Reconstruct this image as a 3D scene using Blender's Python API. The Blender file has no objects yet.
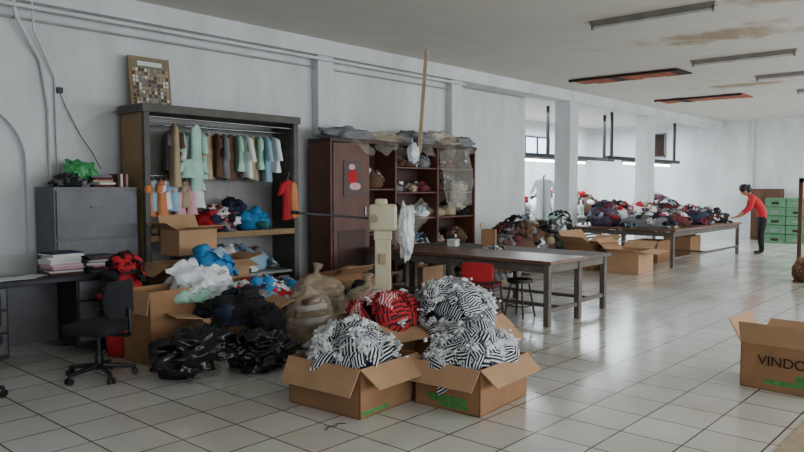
import bpy, bmesh, math, random
from mathutils import Vector, Matrix, noise
random.seed(7)
R=random.Random(11)
def lin(h):
    o=[]
    for i in (0,2,4):
        c=int(h[i:i+2],16)/255
        o.append(c/12.92 if c<=.04045 else ((c+.055)/1.055)**2.4)
    return o
MATS={}
def M(name,hx,rough=.75,metal=0,var=.15,scale=6,alpha=1,trans=0,bump=0,bscale=40,emit=0,detail=4,sheen=0):
    if name in MATS: return MATS[name]
    m=bpy.data.materials.new(name); m.use_nodes=True
    nt=m.node_tree; N=nt.nodes; L=nt.links
    b=N['Principled BSDF']
    c=lin(hx)
    tc=N.new('ShaderNodeTexCoord'); nz=N.new('ShaderNodeTexNoise')
    nz.inputs['Scale'].default_value=scale; nz.inputs['Detail'].default_value=detail
    L.new(tc.outputs['Object'],nz.inputs['Vector'])
    cr=N.new('ShaderNodeValToRGB')
    cr.color_ramp.elements[0].position=.3; cr.color_ramp.elements[1].position=.7
    cr.color_ramp.elements[0].color=[x*(1-var) for x in c]+[1]
    cr.color_ramp.elements[1].color=[min(1,x*(1+var)) for x in c]+[1]
    L.new(nz.outputs['Fac'],cr.inputs['Fac']); L.new(cr.outputs['Color'],b.inputs['Base Color'])
    b.inputs['Roughness'].default_value=rough; b.inputs['Metallic'].default_value=metal
    b.inputs['Alpha'].default_value=alpha; b.inputs['Transmission Weight'].default_value=trans
    if emit:
        L.new(cr.outputs['Color'],b.inputs['Emission Color']); b.inputs['Emission Strength'].default_value=emit
    if bump:
        n2=N.new('ShaderNodeTexNoise'); n2.inputs['Scale'].default_value=bscale
        L.new(tc.outputs['Object'],n2.inputs['Vector'])
        bp=N.new('ShaderNodeBump'); bp.inputs['Strength'].default_value=bump; bp.inputs['Distance'].default_value=.01
        L.new(n2.outputs['Fac'],bp.inputs['Height']); L.new(bp.outputs['Normal'],b.inputs['Normal'])
    MATS[name]=m; return m
def stripe(name,h1,h2,period=.035,duty=.5):
    m=bpy.data.materials.new(name); m.use_nodes=True
    nt=m.node_tree; N=nt.nodes; L=nt.links; b=N['Principled BSDF']
    uv=N.new('ShaderNodeUVMap'); uv.uv_map='UVMap'
    sp=N.new('ShaderNodeSeparateXYZ'); L.new(uv.outputs['UV'],sp.inputs[0])
    d=N.new('ShaderNodeMath'); d.operation='DIVIDE'; d.inputs[1].default_value=period; L.new(sp.outputs['Y'],d.inputs[0])
    f=N.new('ShaderNodeMath'); f.operation='FRACT'; L.new(d.outputs[0],f.inputs[0])
    g=N.new('ShaderNodeMath'); g.operation='GREATER_THAN'; g.inputs[1].default_value=duty; L.new(f.outputs[0],g.inputs[0])
    mx=N.new('ShaderNodeMix'); mx.data_type='RGBA'
    mx.inputs['A'].default_value=lin(h1)+[1]; mx.inputs['B'].default_value=lin(h2)+[1]
    L.new(g.outputs[0],mx.inputs['Factor']); L.new(mx.outputs['Result'],b.inputs['Base Color'])
    b.inputs['Roughness'].default_value=.85
    MATS[name]=m; return m
# ---------- materials
def wallmat(name,hx,dirt):
    m=bpy.data.materials.new(name); m.use_nodes=True
    nt=m.node_tree; N=nt.nodes; L=nt.links; b=N['Principled BSDF']
    tc=N.new('ShaderNodeTexCoord')
    mp=N.new('ShaderNodeMapping'); mp.inputs['Scale'].default_value=(1.2,1.2,.35); L.new(tc.outputs['Object'],mp.inputs['Vector'])
    n1=N.new('ShaderNodeTexNoise'); n1.inputs['Scale'].default_value=1.6; n1.inputs['Detail'].default_value=8; n1.inputs['Roughness'].default_value=.65
    L.new(mp.outputs['Vector'],n1.inputs['Vector'])
    cr=N.new('ShaderNodeValToRGB'); c=lin(hx)
    cr.color_ramp.elements[0].position=.35; cr.color_ramp.elements[1].position=.62
    cr.color_ramp.elements[0].color=[x*(1-dirt) for x in c]+[1]; cr.color_ramp.elements[1].color=c+[1]
    L.new(n1.outputs['Fac'],cr.inputs['Fac']); L.new(cr.outputs['Color'],b.inputs['Base Color'])
    n2=N.new('ShaderNodeTexNoise'); n2.inputs['Scale'].default_value=14; L.new(tc.outputs['Object'],n2.inputs['Vector'])
    bp=N.new('ShaderNodeBump'); bp.inputs['Strength'].default_value=.12; bp.inputs['Distance'].default_value=.02
    L.new(n2.outputs['Fac'],bp.inputs['Height']); L.new(bp.outputs['Normal'],b.inputs['Normal'])
    b.inputs['Roughness'].default_value=.8
    return m
wallM=wallmat('wall_paint','d3d6d8',.18)
def ceilmat():
    m=wallmat('ceiling_paint','cfccc4',.08); nt=m.node_tree; N=nt.nodes; L=nt.links; b=N['Principled BSDF']
    base=b.inputs['Base Color'].links[0].from_socket
    tc=N.new('ShaderNodeTexCoord')
    def mask(cx,cy,rx,ry):
        mp=N.new('ShaderNodeMapping'); mp.inputs['Location'].default_value=(-cx/rx,-cy/ry,0); mp.inputs['Scale'].default_value=(1/rx,1/ry,0)
        L.new(tc.outputs['Object'],mp.inputs['Vector'])
        ln=N.new('ShaderNodeVectorMath'); ln.operation='LENGTH'; L.new(mp.outputs['Vector'],ln.inputs[0])
        nz=N.new('ShaderNodeTexNoise'); nz.inputs['Scale'].default_value=2.2; nz.inputs['Detail'].default_value=8; L.new(tc.outputs['Object'],nz.inputs['Vector'])
        ad=N.new('ShaderNodeMath'); ad.operation='MULTIPLY_ADD'; ad.inputs[1].default_value=-2.6; L.new(nz.outputs['Fac'],ad.inputs[0]); ad.inputs[2].default_value=2.2
        su=N.new('ShaderNodeMath'); su.operation='SUBTRACT'; L.new(ad.outputs[0],su.inputs[0]); L.new(ln.outputs['Value'],su.inputs[1])
        mu=N.new('ShaderNodeMath'); mu.operation='MULTIPLY'; mu.use_clamp=True; mu.inputs[1].default_value=1.6; L.new(su.outputs[0],mu.inputs[0])
        return mu.outputs[0]
    cur=base
    for (cx,cy,rx,ry) in ((10.3,3.3,.6,1.4),(8.6,2.1,.5,.9),(15.6,4.6,.5,1.2)):
        mx=N.new('ShaderNodeMix'); mx.data_type='RGBA'; mx.inputs['B'].default_value=lin('a08e78')+[1]
        L.new(cur,mx.inputs['A']); L.new(mask(cx,cy,rx,ry),mx.inputs['Factor']); cur=mx.outputs['Result']
    L.new(cur,b.inputs['Base Color']); return m
ceilM=ceilmat()
def floormat():
    m=bpy.data.materials.new('floor_tiles'); m.use_nodes=True
    nt=m.node_tree; N=nt.nodes; L=nt.links; b=N['Principled BSDF']
    tc=N.new('ShaderNodeTexCoord')
    br=N.new('ShaderNodeTexBrick'); br.offset=0; br.squash=1
    br.inputs['Scale'].default_value=1; br.inputs['Brick Width'].default_value=.4; br.inputs['Row Height'].default_value=.4
    br.inputs['Mortar Size'].default_value=.006; br.inputs['Mortar Smooth'].default_value=.1
    br.inputs['Color1'].default_value=lin('dddeda')+[1]; br.inputs['Color2'].default_value=lin('d2d3cd')+[1]
    br.inputs['Mortar'].default_value=lin('544e48')+[1]
    L.new(tc.outputs['Object'],br.inputs['Vector'])
    nz=N.new('ShaderNodeTexNoise'); nz.inputs['Scale'].default_value=.9; nz.inputs['Detail'].default_value=8; L.new(tc.outputs['Object'],nz.inputs['Vector'])
    cr=N.new('ShaderNodeValToRGB'); cr.color_ramp.elements[0].position=.3; cr.color_ramp.elements[1].position=.65
    cr.color_ramp.elements[0].color=(.8,.75,.69,1); cr.color_ramp.elements[1].color=(1,1,1,1)
    L.new(nz.outputs['Fac'],cr.inputs['Fac'])
    mx=N.new('ShaderNodeMix'); mx.data_type='RGBA'; mx.blend_type='MULTIPLY'; mx.inputs['Factor'].default_value=1
    L.new(br.outputs['Color'],mx.inputs['A']); L.new(cr.outputs['Color'],mx.inputs['B']); L.new(mx.outputs['Result'],b.inputs['Base Color'])
    mr=N.new('ShaderNodeMapRange'); mr.inputs['To Min'].default_value=.08; mr.inputs['To Max'].default_value=.24
    L.new(nz.outputs['Fac'],mr.inputs['Value']); L.new(mr.outputs['Result'],b.inputs['Roughness'])
    b.inputs['IOR'].default_value=1.65
    bp=N.new('ShaderNodeBump'); bp.invert=True; bp.inputs['Strength'].default_value=.4; bp.inputs['Distance'].default_value=.003
    L.new(br.outputs['Fac'],bp.inputs['Height']); L.new(bp.outputs['Normal'],b.inputs['Normal'])
    return m
floorM=floormat()
card=M('cardboard','96704f',.85,var=.12,scale=5,bump=.1)
card2=M('cardboard_light','b28d6b',.85,var=.1,scale=4)
green=M('print_green','4a8a48',.8,var=.3,scale=30); blk=M('black_plastic','17181b',.45,var=.2)
fabk=M('chair_fabric','1c1d22',.95,var=.3,scale=60)
grey=M('grey_metal','5a5b5f',.5,.3); dgrey=M('dark_metal','2f3036',.5,.4); steel=M('steel','8d8f92',.35,.9)
wood=M('wood_table','6d5040',.35,var=.3,scale=3); woodg=M('wood_frame_grey','615a53',.7,var=.25,scale=5)
woodr=M('wood_redbrown','5a3426',.55,var=.3,scale=3); woodr2=M('wood_redbrown_dark','3a241d',.6,var=.3,scale=3)
tan=M('wood_tan','8f7552',.7,var=.15,scale=3); frameM=M('wardrobe_frame','4c4b45',.6,var=.2); backp=M('wardrobe_back','9a9b98',.8,var=.15,scale=3)
cream=M('cream_enamel','cdc6a8',.45,var=.08); white=M('white_cloth','e3e6e8',.85,var=.08); paper=M('paper','d4d6d4',.8,var=.08)
whitep=M('white_plastic','dde2e6',.3,var=.06,bump=.15)
clear=M('clear_plastic','cfcabf',.12,var=.1,alpha=.22,scale=12,bump=.3,bscale=12)
clearb=M('beige_plastic','c4b49c',.14,var=.15,alpha=.42,scale=4,bump=.25,bscale=9)
sackt=M('tan_sack','a3886a',.3,var=.25,scale=5,bump=.25,bscale=10)
blackbag=M('black_bag','111215',.22,var=.3,bump=.3,bscale=14); blackcl=M('black_cloth','141418',.9,var=.3)
red=M('red_cloth','b3202a',.85); blue=M('blue_cloth','2f86c0',.8); navy=M('navy_cloth','1e2744',.85); mint=M('mint_cloth','a4d0bd',.85)
orange=M('orange_cloth','c47d4e',.85); pink=M('pink_cloth','d3a0ab',.85); brown=M('brown_cloth','5b4030',.9); greenb=M('green_bag','3e9a5a',.4)
beige=M('beige_cloth','a8977c',.9); greyc=M('grey_cloth','77787c',.9); lblue=M('lightblue_cloth','8fb3c9',.85); purple=M('purple_cloth','4f4358',.85)
maroon=M('maroon_cloth','5f1f28',.85); teal=M('teal_cloth','2f6a6a',.85); glow=M('tube_lit','eaf6ff',.5,var=.01,emit=22); tubeoff=M('tube_unlit','c4c6c6',.4)
fixt=M('fixture_enamel','7f7a72',.6); boardglow=M('exposed_board_glow','93472a',.9,var=.55,scale=4,emit=.08); dkbrown=M('dark_gap','2a1b14',.95,var=.4)  # ceiling boards carry a faint emission standing in for daylight on them
skin=M('skin','a87556',.6,var=.05); hair=M('hair','0f0d0d',.6,var=.2); lips=M('lips','7a3d36',.6); eyeM=M('eye','1a1412',.3)
greenbox=M('green_plastic','4f7a5a',.6,var=.1); greyg=M('sewing_grey','b9c4c0',.5); glassM=M('window_glow','c9dcf2',.5,var=.02,emit=2.2)
st1=stripe('stripe_navy_white','1a1f3a','dfe2e6',.021,.62); st2=stripe('stripe_black_white','14151c','d8dadd',.026,.6); st3=stripe('stripe_red_black','c0262e','16141a',.04,.6); st4=stripe('stripe_red_white','c0262e','dcdcdc',.024,.6)
# ---------- mesh builder
_ico={}
def ico(s):
    if s not in _ico:
        bm=bmesh.new(); bmesh.ops.create_icosphere(bm,subdivisions=s,radius=1)
        bm.verts.ensure_lookup_table()
        _ico[s]=([v.co.copy() for v in bm.verts],[[v.index for v in f.verts] for f in bm.faces]); bm.free()
    return _ico[s]
class MB:
    def __init__(s): s.v=[];s.f=[];s.m=[];s.sm=[];s.uv=[];s.mats=[]
    def add(s,vs,fs,mat,smooth=True,uvs=None):
        o=len(s.v); s.v+= [tuple(v) for v in vs]
        if mat not in s.mats: s.mats.append(mat)
        k=s.mats.index(mat)
        for f in fs:
            s.f.append([i+o for i in f]); s.m.append(k); s.sm.append(smooth)
            for i in f: s.uv.append(uvs[i] if uvs else (vs[i][0],vs[i][2]))
    def box(s,c,d,mat,rot=None):
        x,y,z=[q/2 for q in d]; c=Vector(c)
        vs=[Vector(p) for p in ((-x,-y,-z),(x,-y,-z),(x,y,-z),(-x,y,-z),(-x,-y,z),(x,-y,z),(x,y,z),(-x,y,z))]
        if rot is not None: vs=[rot@v for v in vs]
        vs=[v+c for v in vs]
        s.add(vs,[(0,3,2,1),(4,5,6,7),(0,1,5,4),(1,2,6,5),(2,3,7,6),(3,0,4,7)],mat,False)
    def b2(s,a,b,mat):
        s.box([(a[i]+b[i])/2 for i in range(3)],[abs(b[i]-a[i]) for i in range(3)],mat)
    def cyl(s,p,q,r,mat,r2=None,n=12):
        p=Vector(p);q=Vector(q);r2=r if r2 is None else r2
        d=(q-p).normalized(); a=d.orthogonal().normalized(); b=d.cross(a)
        vs=[];
        for (c,rr) in ((p,r),(q,r2)):
            for i in range(n):
                t=2*math.pi*i/n; vs.append(c+(a*math.cos(t)+b*math.sin(t))*rr)
        fs=[(i,(i+1)%n,n+(i+1)%n,n+i) for i in range(n)]
        s.add(vs,fs,mat,True); s.add(vs,[tuple(range(n-1,-1,-1)),tuple(range(n,2*n))],mat,False)
    def path(s,pts,r,mat,n=8):
        for a,b in zip(pts,pts[1:]): s.cyl(a,b,r,mat,n=n)
    def loft(s,rings,mat,cap=True,uvs=None):
        n=len(rings[0]); vs=[p for r in rings for p in r]; fs=[]
        for j in range(len(rings)-1):
            for i in range(n): fs.append((j*n+i,j*n+(i+1)%n,(j+1)*n+(i+1)%n,(j+1)*n+i))
        s.add(vs,fs,mat,True)
        if cap: s.add(vs,[tuple(range(n-1,-1,-1)),tuple(range((len(rings)-1)*n,len(rings)*n))],mat,True)
    def sup(s,c,d,mat,e=.4,rot=None,nu=20,nv=12):
        def pw(x,e): return math.copysign(abs(x)**e,x)
        rings=[]
        for j in range(nv+1):
            ph=-math.pi/2+math.pi*j/nv
            ring=[]
            for i in range(nu):
                t=2*math.pi*i/nu
                v=Vector((d[0]/2*pw(math.cos(ph),e)*pw(math.cos(t),e),d[1]/2*pw(math.cos(ph),e)*pw(math.sin(t),e),d[2]/2*pw(math.sin(ph),e)))
                if rot is not None: v=rot@v
                ring.append(v+Vector(c))
            rings.append(ring)
        s.loft(rings,mat,cap=False)
    def blob(s,c,d,mat,amp=.25,freq=2.2,sub=3,flat=True,seed=None,zmin=None,ridge=0):
        vs,fs=ico(sub); sd=Vector((R.random()*50,R.random()*50,R.random()*50)) if seed is None else Vector((seed,seed*2,seed*3))
        o=[]
        for v in vs:
            n=noise.noise(v*freq+sd)+.5*noise.noise(v*freq*2.3+sd)+(0 if ridge else .3*noise.noise(v*freq*5+sd))
            r=1+amp*n*1.4
            if ridge: r+=ridge*(.5-2.2*abs(noise.noise(v*freq*1.5+sd*2)))+ridge*.4*(.5-2.2*abs(noise.noise(v*freq*3.0+sd*3)))
            p=Vector((v.x*r*d[0]/2,v.y*r*d[1]/2,v.z*r*d[2]/2))+Vector(c)
            if zmin is not None and p.z<zmin: p.z=zmin
            o.append(p)
        s.add(o,fs,mat,True,[(p.x,p.y+p.z) for p in o])
    def sheet(s,c,n,w,h,mat,amp=.02,nu=11,nv=9,droop=.5,zmin=None,fr=3,tdir=None):
        c=Vector(c); n=Vector(n).normalized()
        if tdir is not None:
            t=Vector(tdir); t=(t-n*t.dot(n)).normalized()
        else:
            t=n.orthogonal().normalized(); t=Matrix.Rotation(R.random()*6.28,3,n)@t
        b=n.cross(t)
        p1,p2,p3,p4=[R.random()*6.28 for _ in range(4)]; f1=fr*R.uniform(3,6); f2=fr*R.uniform(2,5)
        vs=[];uv=[]
        for j in range(nv):
            for i in range(nu):
                a=i/(nu-1)-.5; q=j/(nv-1)-.5
                ds=amp*(math.sin(a*f1+p1+q*3)+.7*math.sin(q*f2+p2+a*2)+.4*math.sin((a-q)*f1*1.6+p3))
                sc=1-.25*math.sin(q*5+p4)*.5
                p=c+t*(a*w*sc+amp*.6*math.sin(q*f2*1.3+p3))+b*(q*h+amp*.6*math.sin(a*f1+p4))+n*(ds-droop*(a*a*w+q*q*h))
                if zmin is not None and p.z<zmin: p.z=zmin+R.random()*.003
                vs.append(p); uv.append((a*w+p1,q*h+p2))
        fs=[(j*nu+i,j*nu+i+1,(j+1)*nu+i+1,(j+1)*nu+i) for j in range(nv-1) for i in range(nu-1)]
        s.add(vs,fs,mat,True,uv)
    def heap(s,c,rx,ry,h,mats,n=30,size=.22,amp=.02,base=True,zmin=None,bl=.25,pw=.6):
        cx,cy,z0=c
        if base: s.blob((cx,cy,z0+h*.3),(rx*1.85,ry*1.85,h*1.15),mats[0],amp=.12,zmin=z0 if zmin is None else zmin)
        for k in range(n):
            r=math.sqrt(R.random()); t=R.random()*6.283
            x=r*rx*math.cos(t); y=r*ry*math.sin(t); z=h*(max(0,1-r*r))**pw
            nn=Vector((x/rx*.9,y/ry*.9,.75+R.uniform(-.2,.2)))
            m=R.choice(mats); zz=(z0 if zmin is None else zmin)
            if R.random()<bl: s.blob((cx+x,cy+y,max(z0+z*.95,zz+size*.2)),(size*R.uniform(.6,1.1),size*R.uniform(.6,1),size*R.uniform(.4,.7)),m,amp=.35,sub=2,zmin=zz)
            else: s.sheet((cx+x,cy+y,z0+z),nn,size*R.uniform(.8,1.4),size*R.uniform(.7,1.2),m,amp=amp,zmin=zz)
    def make(s,name,loc=(0,0,0),rz=0,bevel=0,parent=None,rot=None):
        me=bpy.data.meshes.new(name); me.from_pydata(s.v,[],s.f); 
        for m in s.mats: me.materials.append(m)
        me.polygons.foreach_set('material_index',s.m); me.polygons.foreach_set('use_smooth',s.sm)
        ul=me.uv_layers.new(name='UVMap'); 
        flat=[q for u in s.uv for q in u[:2]]; ul.data.foreach_set('uv',flat)
        me.update()
        ob=bpy.data.objects.new(name,me); bpy.context.collection.objects.link(ob)
        ob.location=loc; ob.rotation_euler=(0,0,rz) if rot is None else rot
        if bevel:
            bv=ob.modifiers.new('bevel','BEVEL'); bv.width=bevel; bv.segments=2; bv.limit_method='ANGLE'; bv.angle_limit=math.radians(50)
        if parent: ob.parent=parent
        return ob
rad=math.radians
# ---------- room shell
H=3.68; YW=7.8; XF=23.9
def simple(name,a,b,mat,bevel=0):
    mb=MB(); c=[(a[i]+b[i])/2 for i in range(3)]; mb.box((0,0,0),[abs(b[i]-a[i]) for i in range(3)],mat)
    return mb.make(name,c,bevel=bevel)
fl=MB(); fl.b2((-4,-5,-.1),(26,12.3,0),floorM); fl.make('floor')
ce=MB(); ce.b2((-4,-5,H),(26,12.3,H+.15),ceilM); ce.make('ceiling')
wb=MB(); wb.b2((-4,YW,0),(10.2,YW+.25,H),wallM); wall=wb.make('wall_left')
for cx in (2.32,4.02,.62):
    cut=MB(); n=24; r=.62; zc=1.85
    prof=[(cx-r,.9),(cx+r,.9)]+[(cx+r*math.cos(math.pi*i/n),zc+r*math.sin(math.pi*i/n)) for i in range(n+1)]
    fr=[(x,YW-.1,z) for x,z in prof]; bk=[(x,YW+.07,z) for x,z in prof]; k=len(prof)
    cut.add(fr+bk,[tuple(range(k)),tuple(range(2*k-1,k-1,-1))]+[(i,k+i,k+(i+1)%k,(i+1)%k) for i in range(k)],wallM,False)
    co=cut.make('cut'); md=wall.modifiers.new('b','BOOLEAN'); md.operation='DIFFERENCE'; md.object=co; md.solver='EXACT'
    dg=bpy.context.evaluated_depsgraph_get(); nm=bpy.data.meshes.new_from_object(wall.evaluated_get(dg)); wall.modifiers.clear(); wall.data=nm
    bpy.data.objects.remove(co)
simple('wall_recess',(10.2,8.3,0),(13.3,8.45,H),wallM)
simple('wall_partition',(13.15,8.45,0),(13.3,12.2,H),wallM)
simple('wall_inner_back',(13.3,12.1,0),(XF,12.3,H),wallM)
simple('wall_far',(XF,-5,0),(XF+.2,12.3,H),wallM)
simple('wall_return',(10.0,8.05,0),(10.2,8.45,H),wallM)
simple('wall_behind',(-4,-5,0),(-3.8,8,H),wallM)
mb=MB()
mb.b2((-3.8,-5,0),(XF,-4.8,.9),wallM); mb.b2((-3.8,-5,3.1),(XF,-4.8,H),wallM)
for x in range(-3,24,4): mb.b2((x-.3,-5,.9),(x+.3,-4.8,3.1),wallM)
mb.make('wall_right')
simple('trim_1',(-3.8,7.62,3.46),(XF,8.02,H-.001),wallM)
mb=MB(); mb.cyl((-3.8,7.6,3.4),(10.2,7.6,3.4),.022,wallM); mb.cyl((-3.8,7.74,3.3),(10,7.74,3.3),.012,backp); mb.make('conduit_pipe')
for x,w in ((6.97,.3),(10.05,.3)): simple('pilaster',(x-w/2,7.66,0),(x+w/2,7.799,3.46),wallM,.01)
for x in (14.2,18.4): simple('pillar',(x-.19,7.62,0),(x+.19,8.0,3.46),wallM,.015)
mb=MB()
mb.path([(2.75,7.6,3.6),(2.85,7.7,3.3),(3.1,7.77,2.9),(3.17,7.77,2.4),(3.17,7.77,1.62)],.022,wallM)
mb.path([(2.95,7.6,3.6),(3.02,7.72,3.2),(3.24,7.78,2.75),(3.25,7.78,1.62)],.012,wallM)
mb.make('conduit_drop')
mb=MB(); mb.box((3.28,7.77,2.62),(.06,.05,.06),dgrey)
mb.path([(3.28,7.76,2.6),(3.34,7.77,2.45),(3.5,7.78,2.15),(3.62,7.78,1.98),(3.7,7.75,1.8)],.005,dgrey); mb.make('light_switch_cable')
# ceiling fixtures
for (x,y0,y1) in ((8.42,2.78,4.31),(12.08,2.8,4.37),(14.5,2.5,4.05),(17.1,2.4,3.95),(4.4,-.5,1.0)):
    mb=MB(); L=y1-y0
    mb.box((0,0,-.02),(.09,L,.04),fixt); mb.box((0,0,-.05),(.05,L*.98,.025),fixt)
    mb.cyl((0,-L/2+.04,-.085),(0,L/2-.04,-.085),.014,tubeoff); 
    for s in (-1,1): mb.box((0,s*(L/2-.03),-.075),(.05,.025,.06),fixt)
    mb.make('fluorescent_fixture',(x,(y0+y1)/2,H-.001))
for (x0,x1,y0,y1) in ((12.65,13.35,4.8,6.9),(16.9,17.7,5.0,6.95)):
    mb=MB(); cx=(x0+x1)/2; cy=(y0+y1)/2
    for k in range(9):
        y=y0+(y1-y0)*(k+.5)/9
        mb.box((R.uniform(-.05,.05),y-cy,-.012),((x1-x0)*R.uniform(.8,1.1),(y1-y0)/8.9,.02),R.choice([boardglow,boardglow,boardglow,dkbrown]))
    mb.box((x0-cx-.03,0,-.03),(.05,y1-y0,.04),dkbrown)  # plain dark brown strip along one edge of the boards
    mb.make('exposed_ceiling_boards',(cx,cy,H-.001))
# windows inner
mb=MB(); mb.box((0,0,0),(1.4,.02,.62),glassM)
for dx in (-.72,0,.72): mb.box((dx,-.02,0),(.05,.06,.7),dgrey)
for dz in (-.33,.33): mb.box((0,-.02,dz),(1.46,.06,.05),dgrey)
mb.make('window_1',(20.0,12.06,2.86))
mb=MB(); mb.box((0,0,0),(.03,.42,.72),dkbrown); 
for dy in (-.23,.23): mb.box((-.02,dy,0),(.05,.04,.8),grey)
for dz in (-.38,.38): mb.box((-.02,0,dz),(.05,.5,.04),grey)
mb.make('window_2',(XF-.03,9.67,3.0))
mb=MB(); mb.cyl((XF-.06,6.7,0),(XF-.06,6.7,H-.005),.04,wallM); mb.make('drain_pipe')
# ---------- cartons
def carton(name,loc,rz,d,flaps=(0,0,0,0),m1=card,m2=card2,z=0,printed=None,flen=None):
    w,l,h=d; t=.008; mb=MB()
    mb.box((0,0,t/2+.001),(w,l,t),m1)
    sides=[((0,-1),w,l/2),((1,0),l,w/2),((0,1),w,l/2),((-1,0),l,w/2)]
    fl=flen or min(w,l)/2
    for i,((nx,ny),ln,off) in enumerate(sides):
        n=Vector((nx,ny,0)); tg=Vector((-ny,nx,0))
        c=n*(off-t/2)+Vector((0,0,h/2))
        ext=(abs(tg.x)*ln+abs(n.x)*t,abs(tg.y)*ln+abs(n.y)*t,h)
        mb.box(c,ext,m1)
        a=flaps[i]
        if a is None: continue
        a=rad(a); dr=n*math.cos(a)+Vector((0,0,math.sin(a))); up=dr.cross(tg).normalized()
        p0=n*(off)+Vector((0,0,h)); q=.012
        vs=[]
        for k,(hh,sh) in enumerate(((0,0),(fl,q))):
            for s_ in (-1,1):
                for tt in (-t/2,t/2):
                    vs.append(p0+dr*hh+tg*s_*(ln/2-sh)+up*tt)
        mb.add(vs,[(0,1,3,2),(4,6,7,5),(0,4,5,1),(2,3,7,6),(1,5,7,3),(0,2,6,4)],m2,False)
    if printed:
        for (face,u,v,su,sv) in printed:
            (nx,ny),ln,off=sides[face]; n=Vector((nx,ny,0)); tg=Vector((-ny,nx,0))
            c=n*(off+.0015)+tg*u*ln+Vector((0,0,v*h))
            mb.box(c,(abs(tg.x)*su+abs(n.x)*.002,abs(tg.y)*su+abs(n.y)*.002,sv),green)
    return mb.make(name,(loc[0],loc[1],z),rz)
def text(body,size,parent,loc,rot,mat):
    cu=bpy.data.curves.new('lettering','FONT'); cu.body=body; cu.size=size; cu.extrude=.001; cu.align_x='CENTER'; cu.materials.append(mat)
    o=bpy.data.objects.new('lettering',cu); bpy.context.collection.objects.link(o); o.parent=parent; o.location=loc; o.rotation_euler=rot; return o
stm=[st1,st2,st1,st1]
def garments(name,loc,rx,ry,z0,h,mats=stm,n=110,lobes=5,fr=70,tuft=white):
    mb=MB()
    mb.blob((0,0,z0+h*.12),(rx*1.6,ry*1.6,h*.8),navy if mats is stm else blackcl,amp=.1,zmin=z0)
    lb=[(0,0,.75,1.0)]+[(.5*rx*math.cos(a+.4),.5*ry*math.sin(a+.4),R.uniform(.5,.62),R.uniform(.65,.95)) for a in [2*math.pi*i/lobes for i in range(lobes)]]
    def surf(x,y):
        z=0
        for lx,ly,lr,lh in lb:
            q=((x-lx)/(rx*lr))**2+((y-ly)/(ry*lr))**2
            if q<1: z=max(z,lh*h*(1-q)**.45)
        return z
    def nrm(x,y):
        e=.04; return Vector((-(surf(x+e,y)-surf(x-e,y))/(2*e)*.5+x/rx*.5,-(surf(x,y+e)-surf(x,y-e))/(2*e)*.5+y/ry*.5,1))
    for k in range(n):
        r=math.sqrt(R.random()); t=R.random()*6.28; x=r*rx*math.cos(t)*.98; y=r*ry*math.sin(t)*.98
        a=R.gauss(.3,.55) if R.random()<.7 else R.random()*6.28
        td=(math.cos(a),math.sin(a),R.uniform(-.2,.2)); m=R.choice(mats)
        nn=nrm(x,y)+Vector((R.uniform(-.25,.25),R.uniform(-.25,.25),0)); z=z0+max(surf(x,y),.03)
        w=R.uniform(.18,.28); hh=R.uniform(.10,.16)
        for q in range(3):
            mb.sheet(Vector((x,y,z-.02+q*.012))+Vector(td)*R.uniform(-.01,.01),nn,w,hh,m,amp=.0035,fr=1.6,nu=13,nv=9,droop=.55,tdir=td)
    for k in range(fr):   # crocheted white trims: ruffled narrow bands
        r=R.random()**.35; t=R.random()*6.28; x=r*rx*math.cos(t)*1.03; y=r*ry*math.sin(t)*1.03
        c=Vector((x,y,z0+max(surf(x,y),.03)+.018))
        nn=nrm(x,y)+Vector((R.uniform(-.5,.5),R.uniform(-.5,.5),0))
        a=R.random()*6.28; td=(math.cos(a),math.sin(a),R.uniform(-.4,.2)); w=R.uniform(.09,.2)
        mb.sheet(c,nn,w,.035,tuft,amp=.013,fr=5,nu=18,nv=5,droop=.5,tdir=td)
        mb.sheet(c+Vector((0,0,.006)),nn+Vector((.3,-.4,0)),w*.8,.028,tuft,amp=.013,fr=6,nu=18,nv=5,droop=.6,tdir=td)
        for i in range(R.randint(0,3)):
            p=c+Vector(td)*R.uniform(-.5,.5)*w+Vector((R.uniform(-.02,.02),R.uniform(-.02,.02),R.uniform(-.005,.01)))
            mb.blob(p,(.034,.03,.022),tuft,amp=.6,sub=1,freq=3)
    return mb.make(name,(loc[0],loc[1],0))
carton('cardboard_box',(3.72,3.80),rad(4),(.66,.70,.35),(-35,None,None,-62),printed=[(0,-.25,.1,.3,.03)],flen=.2)
garments('striped_garment_pile',(3.73,3.82),.36,.38,.25,.35,n=100)
carton('cardboard_box',(4.33,3.15),rad(4),(.68,.56,.33),(-40,-20,None,-55),printed=[(3,.0,.25,.34,.05),(3,.1,.12,.25,.03)],flen=.17)
garments('striped_garment_pile',(4.36,3.18),.39,.33,.24,.36,n=100)
carton('cardboard_box',(4.62,4.35),rad(-8),(.6,.55,.46),(-30,-20,None,None))
garments('red_striped_garment_pile',(4.54,4.28),.32,.31,.44,.26,mats=[st3,st4,st3],n=60,fr=6)
carton('cardboard_box',(5.05,3.85),rad(6),(.6,.6,.46),(-40,-30,None,None))
garments('striped_garment_pile',(5.03,3.86),.35,.35,.40,.38,n=90)
b=carton('cardboard_box',(6.30,1.43),rad(-3),(.5,.62,.36),(80,30,60,62),printed=[(3,-.02,.2,.22,.035),(3,.22,.3,.08,.09)],flen=.2)
text('VINDO',.11,b,(-.256,-.0,.2),(rad(90),0,rad(-90)),dkbrown)
mb=MB(); mb.box((0,0,.003),(1.3,.8,.005),beige); mb.make('cardboard_sheet',(5.0,.74,0))
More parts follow.
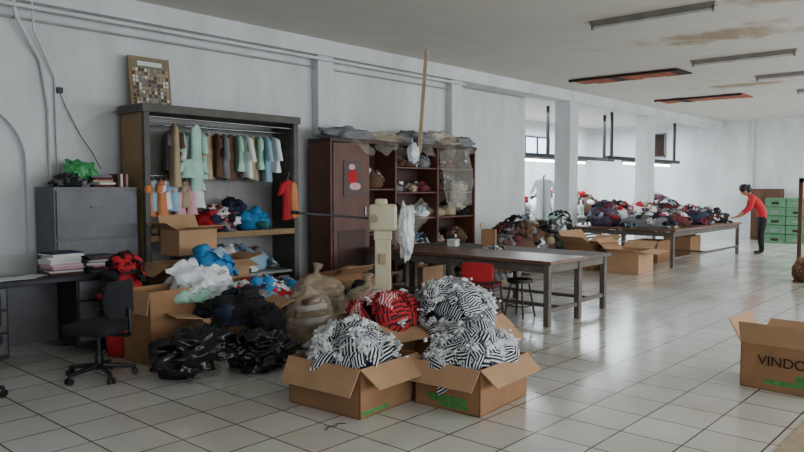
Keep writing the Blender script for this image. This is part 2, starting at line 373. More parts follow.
# ---------- tables
def table(name,loc,L,W,h=.76,top=wood,leg=woodg,rz=0,mid=1):
    mb=MB(); mb.box((0,0,h-.02),(L,W,.04),top); mb.box((0,0,h-.042),(L-.02,W-.02,.01),leg)
    ys=[-W/2+.08+(W-.16)*i/(mid+1) for i in range(mid+2)]
    for y in ys:
        for x in (-L/2+.07,L/2-.07):
            mb.box((x,y,(h-.05)/2),(.07,.07,h-.05),leg)
        mb.box((0,y,h-.1),(L-.14,.04,.09),leg); mb.box((0,y,.18),(L-.2,.035,.05),leg)
    for x in (-L/2+.07,L/2-.07): mb.box((x,0,h-.1),(.035,W-.16,.09),leg)
    mb.box((0,0,.18),(.05,W-.16,.04),leg)
    return mb.make(name,loc,rz,bevel=.005)
table('wooden_table',(7.52,5.55,0),.86,2.95)
table('wooden_table',(8.42,5.6,0),.82,2.85,h=.74,top=woodg)
table('sorting_table',(16.1,6.4,0),4.2,2.2,top=wood)
table('sewing_table',(17.4,10.0,0),6.0,1.3,top=woodg)
table('sewing_table',(21.6,8.9,0),2.2,1.0,top=woodg)
# chair and stool by the table
mb=MB(); 
for x in (-.19,.19):
    for y in (-.19,.19): mb.cyl((x*1.1,y*1.1,0),(x*.95,y*.95,.44),.012,blk)
for x in (-.19,.19): mb.cyl((x*.95,-.18,.44),(x*.95,-.22,.74),.012,blk); mb.cyl((x*1.05,-.2,.16),(x*1.05,.2,.16),.008,blk)
mb.sup((0,0,.455),(.42,.42,.05),maroon,e=.3); mb.sup((0,-.215,.62),(.38,.035,.22),red,e=.3)
mb.make('metal_chair',(6.9,4.88,0),rad(-70))
mb=MB(); mb.cyl((0,0,.43),(0,0,.47),.16,blk,n=24)
for k in range(4):
    a=math.pi/4+k*math.pi/2; mb.cyl((math.cos(a)*.19,math.sin(a)*.19,0),(math.cos(a)*.11,math.sin(a)*.11,.43),.012,blk)
for k in range(4):
    a=math.pi/4+k*math.pi/2; b_=a+math.pi/2; mb.cyl((math.cos(a)*.165,math.sin(a)*.165,.14),(math.cos(b_)*.165,math.sin(b_)*.165,.14),.008,blk)
mb.make('metal_stool',(7.52,4.75,0))
# fabric heaps on tables
dark=[navy,blackcl,greyc,blackcl,maroon,maroon,brown,purple,red,greyc,white]
def pile(name,c,rx,ry,h,mats=dark,n=30,size=.25,**k):
    mb=MB(); mb.heap((0,0,0),rx,ry,h,mats,n=n,size=size,**k); return mb.make(name,c)
for (x,y,rx,ry,h) in ((14.6,6.1,.45,.6,.3),(15.3,7.1,.5,.4,.55),(15.5,6.0,.45,.5,.36),(16.4,7.0,.5,.45,.5),(16.6,5.95,.5,.5,.42),(17.6,6.9,.45,.5,.55),(17.65,5.9,.4,.5,.36),(14.6,7.1,.4,.33,.55)):
    ms=R.sample(dark,5)+[blackcl,R.choice([red,orange,white,beige]),R.choice([white,greyc,lblue])]
    pile('clothes_pile',(x,y,.761),rx,ry,h,mats=ms,n=54,size=.19)
for (x,y,rx,ry,h) in ((15.4,10,.6,.5,.75),(17.2,10,.8,.5,.8),(19.0,10,.8,.5,.7),(21.2,8.9,.5,.4,.8),(22.1,8.9,.5,.4,.6)):
    pile('fabric_stack',(x,y,.761),rx,ry,h,mats=R.sample(dark,6)+[white],n=44,size=.26)
mb=MB(); mb.box((0,0,.045),(.17,.13,.09),paper); mb.box((0,0,.095),(.18,.14,.012),white); mb.make('small_white_box',(8.25,6.35,.741),.3,bevel=.004)
carton('cardboard_box',(8.65,6.0),.5,(.22,.2,.24),(None,None,75,None),z=.741)
pile('paper_scraps',(8.2,5.6,.741),.22,.18,.03,mats=[paper,beige,greyc],n=8,size=.12,base=False)
# ---------- wardrobe
X0,X1,Y0,Y1,WH=3.92,6.05,7.2,7.72,2.5
mb=MB(); W=X1-X0; D=Y1-Y0
mb.b2((0,0,0),(.03,D,WH-.02),tan); mb.b2((-.004,-.01,0),(.06,.05,WH),frameM)
mb.b2((W-.03,0,0),(W,D,WH-.02),frameM); mb.b2((W-.07,-.01,0),(W+.004,.05,WH),frameM)
mb.b2((0,D-.015,0),(W,D,WH-.03),backp); mb.b2((-.03,-.03,WH-.09),(W+.03,D,WH),frameM)
mb.b2((.03,.0,1.03),(W-.03,D,1.06),backp); mb.b2((.03,-.008,1.0),(W-.03,.012,1.07),tan)
mb.b2((.03,.0,.06),(W-.03,D,.1),backp); mb.b2((.03,.05,.5),(W-.03,D,.53),backp)
mb.b2((.03,.2,1.9),(.08,D,1.93),frameM)
mb.b2((W*.33-.015,.05,.1),(W*.33+.015,D,1.03),backp)
mb.cyl((.03,.22,2.3),(W-.03,.22,2.3),.014,steel); mb.cyl((.03,.05,2.37),(W-.03,.05,2.35),.01,steel)
mb.cyl((.03,.1,1.72),(.75,.1,1.74),.009,steel)
mb.make('wardrobe',(X0,Y0,0),bevel=.004)
def garment(mb,o,yaw,L,wd,mat,sleeve=.22,hang=True):
    o=Vector(o); Rz=Matrix.Rotation(yaw,3,'Z'); ph=R.random()*6
    def P(x,y,z): return o+Rz@Vector((x,y,z))
    if hang:
        mb.path([P(0,0,.02),P(.015,0,.035),P(.03,0,.02),P(.025,0,-.0),P(0,0,-.03),P(0,0,-.06)],.003,steel,6)
        mb.path([P(0,0,-.06),P(wd*.85,0,-.1),P(-wd*.85,0,-.1),P(0,0,-.06)],.004,steel,6)
    rings=[]; n=20
    prof=[(0,.28,.02),(.03,.5,.03),(.06,.95,.035),(.12,1,.045),(.35,.9,.05),(.7,.95,.05),(1,1.08,.06)]
    for v,w,d in prof:
        ring=[]
        for i in range(n):
            t=2*math.pi*i/n
            x=w*wd*math.cos(t); y=d*math.sin(t)+.018*v*math.sin(x*40/ (wd*5)+ph)+.012*v*math.sin(x*60+ph*2)
            ring.append(P(x,y,-.06-v*L+.008*math.sin(x*30+ph)*v))
        rings.append(ring)
    mb.loft(rings,mat,cap=False)
    if sleeve:
        for s in (-1,1):
            rr=[]
            for k,(u,r) in enumerate(((0,.06),(.5,.055),(1,.06))):
                c=Vector((s*(wd*.9+u*sleeve*.45),0,-.1-u*sleeve)); 
                rr.append([P(c.x+r*.8*math.cos(2*math.pi*i/10),r*.6*math.sin(2*math.pi*i/10),c.z+s*0+r*.35*math.cos(2*math.pi*i/10)*-s) for i in range(10)])
            mb.loft(rr,mat,cap=False)
mb=MB(); cols=[greyc,brown,mint,white,mint,beige,brown,greyc,brown,mint,white,beige,mint,lblue,white]
for i,m in enumerate(cols):
    x=.42+i*.105; garment(mb,(x,.22,2.3),rad(R.uniform(30,80)),R.uniform(.42,.6),R.uniform(.15,.2),m,sleeve=R.uniform(.12,.3))
garment(mb,(.38,.04,2.37),rad(70),.7,.13,beige,sleeve=0)
garment(mb,(.66,.04,2.37),rad(35),.75,.12,mint,sleeve=0)
garment(mb,(.58,0.0,1.98),rad(5),.22,.14,mint,sleeve=.12)
mb.make('hanging_shirts',(X0,Y0,0))
mb=MB()
for i,m in enumerate([orange,lblue,orange,white,lblue,pink,beige,pink,white]):
    garment(mb,(.08+i*.078,.08+.02*(i%2),1.735),rad(R.uniform(20,60)),R.uniform(.3,.4),.085,m,sleeve=.08)
mb.make('hanging_baby_clothes',(X0,Y0,0))
mb=MB(); garment(mb,(1.93,-.04,1.75),rad(10),.5,.1,red,sleeve=.14); garment(mb,(1.99,-.07,1.72),rad(30),.45,.07,orange,sleeve=0)
mb.make('hanging_red_dress',(X0,Y0,0))
pile('folded_clothes',(4.95,7.45,1.07),.3,.2,.3,mats=[red,blackcl,greyc,navy,white,maroon],n=30,size=.2)
pile('blue_bag',(5.5,7.42,1.07),.22,.2,.24,mats=[blue,blue,teal],n=14,size=.2)
pile('folded_clothes',(4.35,7.42,1.07),.3,.2,.12,mats=[white,lblue,red,beige],n=16,size=.2)
pile('folded_clothes',(5.2,7.45,1.3),.16,.13,.14,mats=[blackcl,navy],n=8,size=.16)
pile('folded_clothes',(5.1,7.5,.54),.8,.2,.35,mats=[lblue,white,red,greyc],n=24,size=.22)
carton('cardboard_box',(4.32,7.0),rad(4),(.5,.34,.28),(15,None,70,30),m1=card2,z=.86,flen=.16)
# picture frame
mb=MB(); mb.box((0,0,.29),(.5,.03,.58),tan); mb.box((0,-.017,.29),(.455,.006,.535),M('print_backing','74705c',.4))
pc=[beige,brown,greyc,greyc,brown,paper,beige]
mb.box((0,-.022,.5),(.3,.003,.05),paper)
for j in range(10):
    for i in range(12): mb.box((-.204+i*.037,-.022,.05+j*.042),(.027,.003,.032),R.choice(pc+[maroon] if R.random()<.3 else pc))
mb.make('framed_photo_board',(4.25,7.62,2.5),rot=(rad(-6),0,0))
# ---------- brown cabinet
mb=MB(); CX0,CX1=6.62,9.96; W=CX1-CX0; D=.44; CH=2.27
for x in (0,1.31,2.31,W-.03): mb.b2((x,0,0),(x+.035,D,CH),woodr)
mb.b2((-.02,-.02,CH-.05),(W+.02,D,CH),woodr2); mb.b2((0,D-.015,0),(W,D,CH),woodr2); mb.b2((0,0,.02),(W,D,.1),woodr)
for z in (.62,1.1,1.5,1.88):
    mb.b2((1.34,.02,z),(W,D-.02,z+.025),woodr)
for z in (.9,1.55): mb.b2((.03,.02,z),(1.31,D-.02,z+.025),woodr)
mb.b2((.04,-.015,.1),(.74,.005,CH-.06),woodr); mb.b2((.12,-.022,.25),(.66,-.013,1.0),woodr2); 
mb.b2((.64,-.035,1.2),(.66,-.015,1.32),steel)
mb.make('wooden_cabinet',(CX0,7.2,0),bevel=.004)
mb=MB(); mb.box((0,0,0),(.34,.004,.5),M('poster_base','3b2622',.5)); mb.sup((0,-.004,.02),(.2,.006,.2),red,e=.9); mb.sup((.04,-.005,-.11),(.22,.005,.1),pink,e=.8); mb.sup((-.02,-.005,.16),(.12,.004,.08),pink,e=.8); mb.make('poster',(7.02,7.175,1.72))
mb=MB()
for sx0,sx1 in ((1.36,2.28),(2.38,3.28)):
    for z,hh in ((.1,.35),(.65,.3),(1.13,.24),(1.53,.22),(1.91,.2)):
        for q in range(3):
            cx=sx0+(sx1-sx0)*(q+.5)/3
            mb.heap((cx,.22,z),.17,.17,hh*R.uniform(.6,1),R.sample([greyc,lblue,beige,maroon,brown,blackcl,brown,white],4),n=9,size=.14)
for z in (.12,.93,1.58): mb.heap((1.0,.22,z),.22,.18,.3,R.sample([whitep,greyc,beige,blackcl,brown],3),n=12,size=.15)
mb.make('stored_goods',(CX0,7.2,0))
mb=MB()
for (x,rx,h,m) in ((.5,.45,.16,greyc),(1.2,.5,.14,clearb),(1.95,.4,.18,greyc),(2.6,.45,.22,clearb),(3.1,.3,.16,greyc)):
    mb.blob((x,.2,h*.35),(rx*2,.42,h*1.4),m,amp=.3,zmin=0,ridge=.2,sub=4); mb.sheet((x,.0,.0),(0,-.5,.8),rx*1.2,.3,clear,amp=.02)
mb.make('plastic_covers',(CX0,7.2,CH))
mb=MB(); mb.sheet((0,0,0),(0,-1,.1),.75,.95,clear,amp=.03,droop=.1); mb.blob((-.1,-.03,-.3),(.4,.12,.5),clear,amp=.3); mb.make('hanging_plastic_bag',(9.4,7.1,1.75))
mb=MB(); mb.blob((0,0,0),(.2,.14,.3),whitep,amp=.35); mb.cyl((0,0,.1),(0,.02,.22),.01,whitep); mb.make('plastic_bag',(8.15,7.04,2.1))
mb=MB(); a=Vector((8.46,7.04,H-.01)); c=Vector((8.40,7.13,2.12)); d=(c-a); q=d.to_track_quat('Z','Y').to_matrix(); mb.box((0,0,0),(.1,.05,d.length),beige,rot=q); mb.make('wooden_post',(a+c)/2)
# ---------- machine on pedestal
mb=MB()
mb.sup((0,0,.03),(.5,.42,.07),dgrey,e=.3); mb.box((0,0,.55),(.18,.15,1.0),cream); mb.box((0,0,1.06),(.2,.17,.1),cream)
mb.sup((0,0,1.26),(.32,.22,.3),cream,e=.25); mb.sup((-.02,0,1.42),(.14,.12,.1),cream,e=.4)
mb.cyl((-.1,-.11,1.25),(-.1,-.13,1.25),.05,beige); mb.cyl((-.98,0,1.31),(-.15,0,1.25),.014,grey); mb.cyl((-1.03,0,1.32),(-.94,0,1.31),.022,dgrey)
mb.box((.0,-.09,.8),(.08,.03,.12),beige)
mb.make('pedestal_press_machine',(5.85,5.5,0),rad(-48),bevel=.01)
mb=MB(); mb.blob((0,0,0),(.22,.18,.62),whitep,amp=.2,freq=1.8,ridge=.2,sub=4); mb.sheet((0,-.05,.1),(-.6,-.7,.1),.24,.6,clear,amp=.02,droop=.2); mb.make('plastic_bag',(6.06,5.34,1.1))
# ---------- left cabinet + desk
mb=MB(); mb.b2((0,0,.02),(.88,.45,1.6),grey)
for i in range(3): 
    z=.08+i*.5; mb.b2((.02,-.018,z),(.86,.002,z+.48),grey); mb.b2((.36,-.035,z+.3),(.52,-.018,z+.32),grey); mb.b2((.4,-.021,z+.38),(.48,-.017,z+.41),greyc)
mb.make('filing_cabinet',(3.0,7.3,0),bevel=.006)
mb=MB(); W=1.6; 
mb.b2((0,0,.72),(W,.52,.76),dgrey); mb.b2((.02,.46,.1),(W-.02,.48,.72),grey)
for x in (0.02,W-.5): mb.b2((x,.03,.08),(x+.48,.46,.72),dgrey)
for x in (0.04,W-.48):
    for k in range(3): mb.b2((x,.01,.13+k*.2),(x+.44,.03,.31+k*.2),grey); mb.b2((x+.16,-.005,.21+k*.2),(x+.28,.01,.23+k*.2),steel)
for x in (.05,W-.05):
    for y in (.06,.44): mb.b2((x-.025,y-.025,0),(x+.025,y+.025,.1),dgrey)
mb.make('office_desk',(1.86,6.72,0),bevel=.005)
mb=MB(); 
for (ox,nn) in ((0,15),(.36,11)):
    z=0
    for k in range(nn): 
        t=R.uniform(.008,.02); mb.box((ox+R.uniform(-.03,.03),R.uniform(-.02,.02),z+t/2),(.3,.24,t),R.choice([paper,greyc,greyc,dgrey,brown,navy,pink]),rot=Matrix.Rotation(R.uniform(-.2,.2),3,'Z')); z+=t
mb.make('paper_stack',(2.96,7.05,.761))
mb=MB()
for k in range(5): mb.box((R.uniform(-.4,.25),R.uniform(-.1,.1),.003+k*.002),(.3,.21,.002),paper,rot=Matrix.Rotation(R.uniform(-1,1),3,'Z'))
mb.make('loose_papers',(2.5,6.97,.761))
pile('files_and_cloth',(3.25,7.5,1.6),.2,.16,.12,mats=[blackcl,navy,greyc],n=12,size=.16)
mb=MB()
for (dx,nz,w,h,d) in ((0,(.2,-.5,1),.26,.24,1.3),(.04,(-.5,-.5,.7),.22,.2,1.2),(-.06,(-.2,-.8,.4),.16,.2,.8)): mb.sheet((dx,0,.15),nz,w,h,greenb,amp=.022,nu=20,nv=18,droop=d,fr=2.5,zmin=0)
mb.blob((0,.03,.1),(.24,.2,.22),greenb,amp=.2,ridge=.25,sub=4,zmin=0)
mb.make('green_plastic_bag',(3.36,7.5,1.66))
mb=MB()
for k,m in enumerate([maroon,paper,beige,maroon,greyc]): mb.box((0,0,.012+k*.025),(.2,.26,.022),m,rot=Matrix.Rotation(R.uniform(-.3,.3),3,'Z'))
for k in range(4): mb.box((.17+k*.03,0,.07),(.024,.2,.14),[brown,paper,maroon,beige][k])
mb.make('books',(3.56,7.5,1.601))
def ochair(loc,rz):
    mb=MB()
    for k in range(5):
        a=2*math.pi*k/5+.3; c,s=math.cos(a),math.sin(a)
        mb.cyl((0,0,.11),(c*.28,s*.28,.075),.026,blk,.016); mb.cyl((c*.28,s*.28,.085),(c*.28,s*.28,.05),.01,dgrey)
        for e in (-.018,.018): mb.cyl((c*.28-s*(e-.009),s*.28+c*(e-.009),.028),(c*.28-s*(e+.009),s*.28+c*(e+.009),.028),.028,blk)
    mb.cyl((0,0,.07),(0,0,.2),.035,blk); mb.cyl((0,0,.2),(0,0,.38),.018,dgrey); mb.box((0,0,.38),(.2,.2,.035),blk)
    mb.sup((0,0,.43),(.45,.44,.09),fabk,e=.35); 
    mb.box((0,-.2,.37),(.06,.16,.02),blk); mb.path([(0,-.26,.37),(0,-.3,.4),(0,-.29,.6)],.018,blk)
    rings=[]
    for j in range(9):
        v=j/8; z=.52+.31*v; w=.2*(1-.12*(2*v-1)**2)*(1 if 0<j<8 else .85); d=.03 if 0<j<8 else .012; y0=-.25+.02*math.sin(v*3)
        rings.append([Vector((w*math.copysign(abs(math.cos(t))**.6,math.cos(t)),y0+.05*math.cos(t)**2+d*math.sin(t),z)) for t in [2*math.pi*i/20 for i in range(20)]])
    mb.loft(rings,fabk)
    return mb.make('office_chair',(loc[0],loc[1],0),rz)
ochair((2.74,5.85),rad(30)); ochair((1.76,6.0),rad(20))
# ---------- clutter heap in front of wardrobe
carton('cardboard_box',(3.46,6.12),rad(5),(.5,.42,.66),(None,None,None,-84))
pile('red_black_garments',(3.3,6.47,0),.2,.15,.98,mats=[red,blackcl,blackcl,blackcl,red],n=34,size=.2,pw=.3)
carton('cardboard_box',(4.35,6.85),rad(-2),(.95,.5,.8),(-15,10,None,-30),m1=card2,flen=.22)
mb=MB(); mb.blob((0,0,.38),(.7,.56,.84),whitep,amp=.18,sub=5,zmin=.005,ridge=.16,freq=1.6)
for k in range(5): mb.sheet((R.uniform(-.2,.2),R.uniform(-.25,.05),R.uniform(.55,.78)),(R.uniform(-.5,.3),R.uniform(-.9,.1),.7),.34,.3,R.choice([whitep,white]),amp=.03)
mb.make('white_sack',(3.95,6.28,0))
pile('blue_cloth_bundle',(4.25,6.5,.64),.26,.2,.32,mats=[blue,blue,blue,lblue],n=20,size=.24)
pile('mint_garments',(3.72,6.0,.52),.2,.16,.12,mats=[mint,white,mint],n=12,size=.2)
carton('cardboard_box',(3.95,5.72),rad(-12),(.7,.48,.42),(None,20,None,8),m1=card2,flen=.24)
pile('black_garments',(3.95,5.58,.36),.34,.28,.26,mats=[blackcl,blackcl,navy],n=34,size=.26)
mb=MB(); mb.blob((-.12,0,.2),(.74,.52,.44),blackbag,amp=.18,sub=5,zmin=.005,ridge=.22,freq=1.7); mb.blob((.4,-.05,.17),(.58,.44,.38),blackbag,amp=.2,sub=5,zmin=.005,ridge=.22,freq=1.7)
mb.blob((.5,.05,.36),(.3,.3,.36),blackcl,amp=.3,sub=4,ridge=.2)
mb.sheet((-.1,-.2,.2),(-.3,-.8,.6),.5,.34,clear,amp=.02,zmin=.006,nu=24,nv=18)
mb.make('black_garbage_bag',(3.44,5.24,0),rad(-20))
mb=MB(); mb.sheet((0,0,.02),(0,0,1),1.3,.42,clear,amp=.016,nu=50,nv=24,droop=0,zmin=.004,fr=5); mb.make('clear_plastic_sheet',(3.66,4.95,0),rad(0))
pile('mixed_clothes_pile',(4.75,6.3,0),.5,.4,.62,mats=[lblue,white,blue,red,navy,white,greyc],n=70,size=.24,pw=.45)
pile('mixed_clothes_pile',(5.35,6.7,0),.45,.4,.5,mats=[navy,white,red,blue,greyc],n=40,size=.26,pw=.45)
# clear bags, each with folded goods visible inside
for i,(x,y,sx,sy,h) in enumerate(((4.7,5.45,.56,.46,.62),(5.25,5.95,.72,.56,.68),(5.35,5.25,.56,.48,.62),(4.72,4.98,.42,.36,.42),(4.42,5.85,.4,.4,.5))):
    mb=MB(); k=0; z=.02
    while z<h*.72:
        t=R.uniform(.05,.09); f=1-.35*(z/h)**2
        mb.sup((R.uniform(-.02,.02),R.uniform(-.02,.02),z+t/2),(sx*.72*f,sy*.72*f,t*1.15),R.choice([[beige,brown,white],[sackt,sackt,brown],[brown,beige,card],[white,beige,greyc],[beige,white,lblue]][i]),e=.45,rot=Matrix.Rotation(R.uniform(-.3,.3),3,'Z')); z+=t
    mb.blob((0,0,h*.44),(sx,sy,h*.98),clearb,amp=.07,freq=1.4,sub=5,zmin=.003,ridge=.1)
    for q in range(7):   # gathered neck of the bag
        a=2*math.pi*q/7; mb.cyl((.06*math.cos(a),.06*math.sin(a),h*.84),(.012*math.cos(a),.012*math.sin(a),h*.98),.022,clearb,.01,n=6)
    mb.cyl((0,0,h*.96),(.03,.02,h*1.1),.016,clearb,.06)
    mb.make('plastic_wrapped_bundle',(x,y,0),R.uniform(-.5,.5))
carton('cardboard_box',(5.1,4.88),rad(15),(.4,.34,.3),(None,None,None,20))
carton('cardboard_box',(6.25,6.7),rad(5),(.55,.45,.5),(30,10,None,-20))
carton('cardboard_box',(6.9,6.75),rad(-3),(.5,.4,.4),(20,10,None,-20),m1=card2)
for (x,y,rx,ry,h) in ((6.1,6.1,.28,.28,.45),(9.3,6.75,.32,.26,.5),(10.0,6.7,.3,.28,.75),(10.6,7.0,.35,.3,1.0),(11.3,7.2,.4,.4,1.1)):
    pile('sack_of_fabric',(x,y,0),rx,ry,h,mats=R.sample([beige,brown,greyc,maroon,brown,blackcl,blackcl],5),n=34,size=.24,pw=.45)
carton('cardboard_box',(8.4,7.0+.0),rad(0),(.5,.3,.4),(None,None,None,None),m1=card2)
# ---------- mid/far cartons
carton('cardboard_box',(12.95,5.75),rad(5),(.85,.6,.42),(-5,25,40,10),m1=card2,flen=.3)
carton('cardboard_box',(13.0,6.6),rad(-8),(.8,.6,.5),(10,25,50,30),m1=card,flen=.3)
carton('cardboard_box',(15.2,6.3),rad(3),(.8,.6,.45),(None,None,None,None),m1=card)
carton('cardboard_box',(17.1,6.3),rad(3),(.8,.6,.45),(None,None,None,None),m1=card)
pile('fabric_bundle',(12.3,7.35,0),.55,.33,.95,mats=[brown,white,beige,greyc,blackcl],n=44,size=.24,pw=.4)
pile('fabric_bundle',(13.3,7.45,0),.4,.28,1.1,mats=[mint,whitep,blackcl,greyc],n=44,size=.24,pw=.4)
mb=MB(); 
for y in (-.4,.4): mb.cyl((0,y,0),(0,y,1.85),.02,steel); mb.box((0,y,.02),(.5,.04,.04),steel)
mb.cyl((0,-.4,1.85),(0,.4,1.85),.018,steel)
for i,m in enumerate([white,mint,mint,white,greyc]): garment(mb,(0,-.3+i*.15,1.85),rad(R.uniform(-20,20)),.9,.18,m,sleeve=.3)
mb.make('garment_rack',(14.6,8.6,0),rad(-60))
def lrack(x0,x1,y,z,posts,lamps):
    mb=MB(); L=x1-x0; cx=(x0+x1)/2
    mb.box((0,0,0),(L,.09,.1),blk)
    for x in posts:
        mb.cyl((x-cx,0,0),(x-cx,0,H-z-.002),.045,blk)
    for x in lamps:
        mb.box((x-cx,0,-.075),(1.5,.12,.05),fixt); mb.cyl((x-cx-.7,0,-.13),(x-cx+.7,0,-.13),.03,glow)
    mb.make('hanging_light_frame',(cx,y,z))
lrack(14.9,20.1,9.5,2.4,(16.3,19.5),(15.9,17.6)); lrack(18.2,23.4,8.8,2.4,(18.5,23.0),(20.0,21.9))
for x in (16.3,18.1):
    mb=MB(); mb.box((0,0,.02),(.48,.18,.04),greyg); mb.box((.19,0,.17),(.1,.12,.28),greyg); mb.box((0,0,.29),(.46,.11,.09),greyg); mb.box((-.2,0,.2),(.07,.1,.2),greyg); mb.cyl((.24,0,.26),(.29,0,.26),.07,dgrey); mb.cyl((-.2,0,.04),(-.2,0,.12),.006,steel); mb.cyl((.1,0,.33),(.1,0,.48),.02,white)
    mb.make('sewing_machine',(x,9.5,.761),.3,bevel=.01)
mb=MB()
for i in range(2):
    for j in range(5):
        y=-.28+i*.56; z=j*.26
        mb.box((0,y,z+.125),(.5,.54,.24),greenbox); mb.box((-.255,y,z+.19),(.02,.5,.03),greenbox); mb.box((-.252,y,z+.1),(.01,.2,.07),dkbrown if (i+j)%2 else greyc)
mb.make('green_drawer_stack',(22.6,5.35,0),bevel=.01)
mb=MB(); mb.b2((0,0,0),(.5,.8,1.55),brown); mb.b2((-.02,.04,.1),(0,.39,1.45),brown); mb.b2((-.02,.41,.1),(0,.76,1.45),brown); mb.cyl((-.04,.37,.8),(-.04,.37,.95),.01,steel); mb.make('brown_cupboard',(23.3,5.75,0),bevel=.01)
mb=MB(); mb.b2((-.02,-.5,0),(.02,-.44,1.75),woodr); mb.b2((-.02,.0,0),(.02,.06,1.75),woodr); mb.b2((-.02,-.5,1.68),(.02,.06,1.75),woodr); mb.b2((-.02,-.5,.3),(.02,.06,.36),woodr); mb.b2((-.25,-.5,0),(.25,-.44,.05),woodr); mb.b2((-.25,.0,0),(.25,.06,.05),woodr)
mb.sheet((-.03,-.2,.3),(-1,0,.2),.5,.4,brown,amp=.03,droop=.1); mb.heap((0,-.15,.05),.26,.32,.36,[brown,beige,card],n=20,size=.2,zmin=.005)
mb.make('wooden_rack',(13.5,2.98,0))
mb=MB(); mb.path([(-.08,0,.004),(-.03,.03,.004),(.03,.01,.006),(.06,.04,.004),(.1,.0,.004)],.003,blk,6); mb.make('cable_scrap',(3.2,3.45,0))
# ---------- person
def skinmesh(name,V,E,Rd,root=0,sub=2):
    me=bpy.data.meshes.new(name); me.from_pydata(V,E,[]); ob=bpy.data.objects.new(name,me); bpy.context.collection.objects.link(ob)
    md=ob.modifiers.new('s','SKIN'); 
    for i,sv in enumerate(me.skin_vertices[0].data): sv.radius=Rd[i] if isinstance(Rd[i],tuple) else (Rd[i],Rd[i]); sv.use_root=(i==root)
    md.use_smooth_shade=True; s=ob.modifiers.new('d','SUBSURF'); s.levels=sub; s.render_levels=sub
    dg=bpy.context.evaluated_depsgraph_get(); nm=bpy.data.meshes.new_from_object(ob.evaluated_get(dg)); bpy.data.objects.remove(ob)
    o=bpy.data.objects.new(name,nm); bpy.context.collection.objects.link(o); return o
V=[(-.04,0,.86),(.0,0,1.0),(.09,0,1.13),(.18,0,1.25),(.25,0,1.33),(.3,0,1.385)]
E=[(0,1),(1,2),(2,3),(3,4),(4,5)]; Rd=[(.15,.13),(.135,.12),(.15,.12),(.15,.12),(.06,.06),(.05,.05)]
def addc(par,pts,rs):
    for p,r in zip(pts,rs): V.append(p); Rd.append((r,r)); E.append((par,len(V)-1)); par=len(V)-1
for s in (-1,1):
    addc(3,[(.2,s*.18,1.25),(.25,s*.23,1.03),(.43,s*.17,.87),(.48,s*.16,.845)],[.07,.05,.034,.024])
    addc(0,[(-.03,s*.09,.78),(.01,s*.1,.46),(-.03,s*.1,.1),(.0,s*.1,.05),(.13,s*.12,.035)],[.1,.068,.046,.04,.032])
body=skinmesh('body',V,E,Rd)
for m in (red,blackcl,skin,dgrey): body.data.materials.append(m)
for p in body.data.polygons:
    c=p.center
    if c.x>.385 and c.z<.95 and c.z>.7: k=2
    elif c.z>1.345 and c.x>.22: k=2
    elif c.z>.84 : k=0
    elif c.z<.07: k=3
    else: k=1
    p.material_index=k; p.use_smooth=True
emp=bpy.data.objects.new('woman_worker',None); bpy.context.collection.objects.link(emp); body.parent=emp
for s in (-1,1):
    Vh=[(.47,s*.16,.85),(.53,s*.155,.825)]; Eh=[(0,1)]; Rh=[(.024,.016),(.036,.014)]
    for i,(dy,l) in enumerate(((-.03,.062),(-.01,.075),(.01,.07),(.03,.055))):
        a=len(Vh); Vh+=[(.555,s*.155+dy,.818),(.555+l*.5,s*.155+dy*1.2,.812),(.555+l,s*.155+dy*1.25,.792)]; Eh+=[(1,a),(a,a+1),(a+1,a+2)]; Rh+=[(.009,.009),(.0085,.0085),(.007,.007)]
    a=len(Vh); Vh+=[(.505,s*.155-s*.04,.82),(.535,s*.155-s*.062,.806)]; Eh+=[(0,a),(a,a+1)]; Rh+=[(.011,.011),(.008,.008)]
    h=skinmesh('hand',Vh,Eh,Rh,sub=1); h.data.materials.append(skin); h.parent=emp
    for p in h.data.polygons: p.use_smooth=True
mb=MB(); Rt=Matrix.Rotation(rad(48),3,'Y')
def hp(v): return Rt@Vector(v)
rings=[]
for z,rx,ry,ox in ((-.115,.03,.028,.035),(-.1,.055,.045,.025),(-.07,.075,.06,.015),(-.03,.087,.07,.005),(.02,.094,.075,0),(.06,.09,.073,-.004),(.09,.07,.06,-.006),(.108,.03,.03,-.008)):
    rings.append([hp((ox+rx*math.cos(2*math.pi*i/20),ry*math.sin(2*math.pi*i/20),z)) for i in range(20)])
mb.loft(rings,skin); mb.sup(hp((.098,0,-.02)),(.03,.026,.045),skin,e=.9,rot=Rt); mb.sup(hp((.085,0,-.062)),(.018,.045,.014),lips,e=.9,rot=Rt)
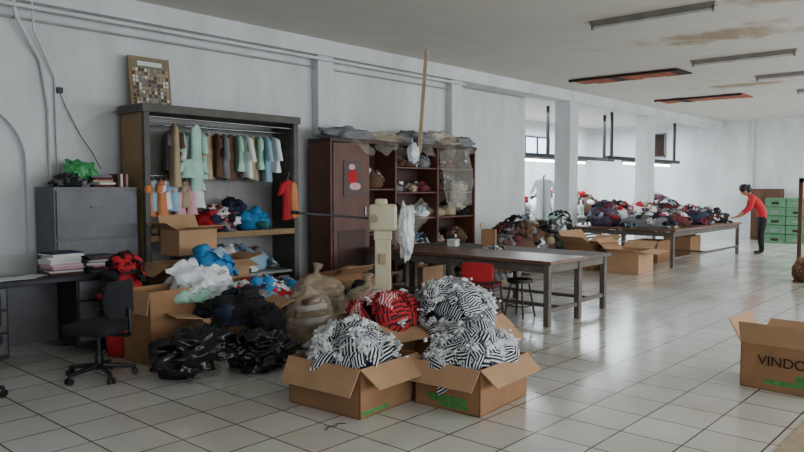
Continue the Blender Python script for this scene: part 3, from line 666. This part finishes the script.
for s in (-1,1): mb.sup(hp((.084,s*.03,.005)),(.014,.026,.012),eyeM,e=.9,rot=Rt); mb.sup(hp((0,s*.076,-.01)),(.035,.018,.055),skin,e=.9,rot=Rt); mb.sup(hp((.086,s*.03,.024)),(.01,.034,.007),hair,e=.9,rot=Rt)
mb.blob(hp((-.018,0,.04)),(.215,.195,.2),hair,amp=.05,sub=3); mb.blob(hp((-.06,0,-.03)),(.14,.19,.2),hair,amp=.08,sub=3); mb.blob(hp((-.12,0,.0)),(.09,.09,.09),hair,amp=.08,sub=2)
mb.make('head',(.345,0,1.44),parent=emp)
emp.location=(18.35,4.92,0); emp.rotation_euler=(0,0,rad(112)); emp.scale=(1.06,1.06,1.06)
# ---------- lights, world
def area(name,loc,size,power,tgt,color=(1,1,1)):
    l=bpy.data.lights.new(name,'AREA'); l.shape='RECTANGLE'; l.size,l.size_y=size; l.energy=power; l.color=color
    o=bpy.data.objects.new(name,l); bpy.context.collection.objects.link(o); o.location=loc
    o.rotation_euler=(Vector(tgt)-Vector(loc)).to_track_quat('-Z','Y').to_euler(); return o
area('window_light_right',(13.5,-4.6,2.0),(15,2.1),680,(13.5,5,1.2),(.95,.98,1))
area('window_light_near',(2,-4.6,2.0),(7,2.1),190,(3,5,1.2),(.96,.98,1))
area('inner_room_light',(18.5,10.3,3.5),(9,2.5),650,(18.5,10.3,0),(.85,.95,1))
area('hall_far_light',(20,2,3.4),(5,4),210,(20,2,0),(.91,.97,1))
w=bpy.data.worlds.new('world'); bpy.context.scene.world=w; w.use_nodes=True; bg=w.node_tree.nodes['Background']
bg.inputs[0].default_value=(.85,.92,1,1); bg.inputs[1].default_value=2.0
# ---------- camera
cam=bpy.data.cameras.new('camera'); cam.lens=715/804*36; cam.sensor_width=36; co=bpy.data.objects.new('camera',cam); bpy.context.collection.objects.link(co)
co.location=(0,0,1.6); yaw=rad(41.7); pt=rad(3.12)
co.rotation_euler=Vector((math.cos(yaw)*math.cos(pt),math.sin(yaw)*math.cos(pt),-math.sin(pt))).to_track_quat('-Z','Y').to_euler()
bpy.context.scene.camera=co
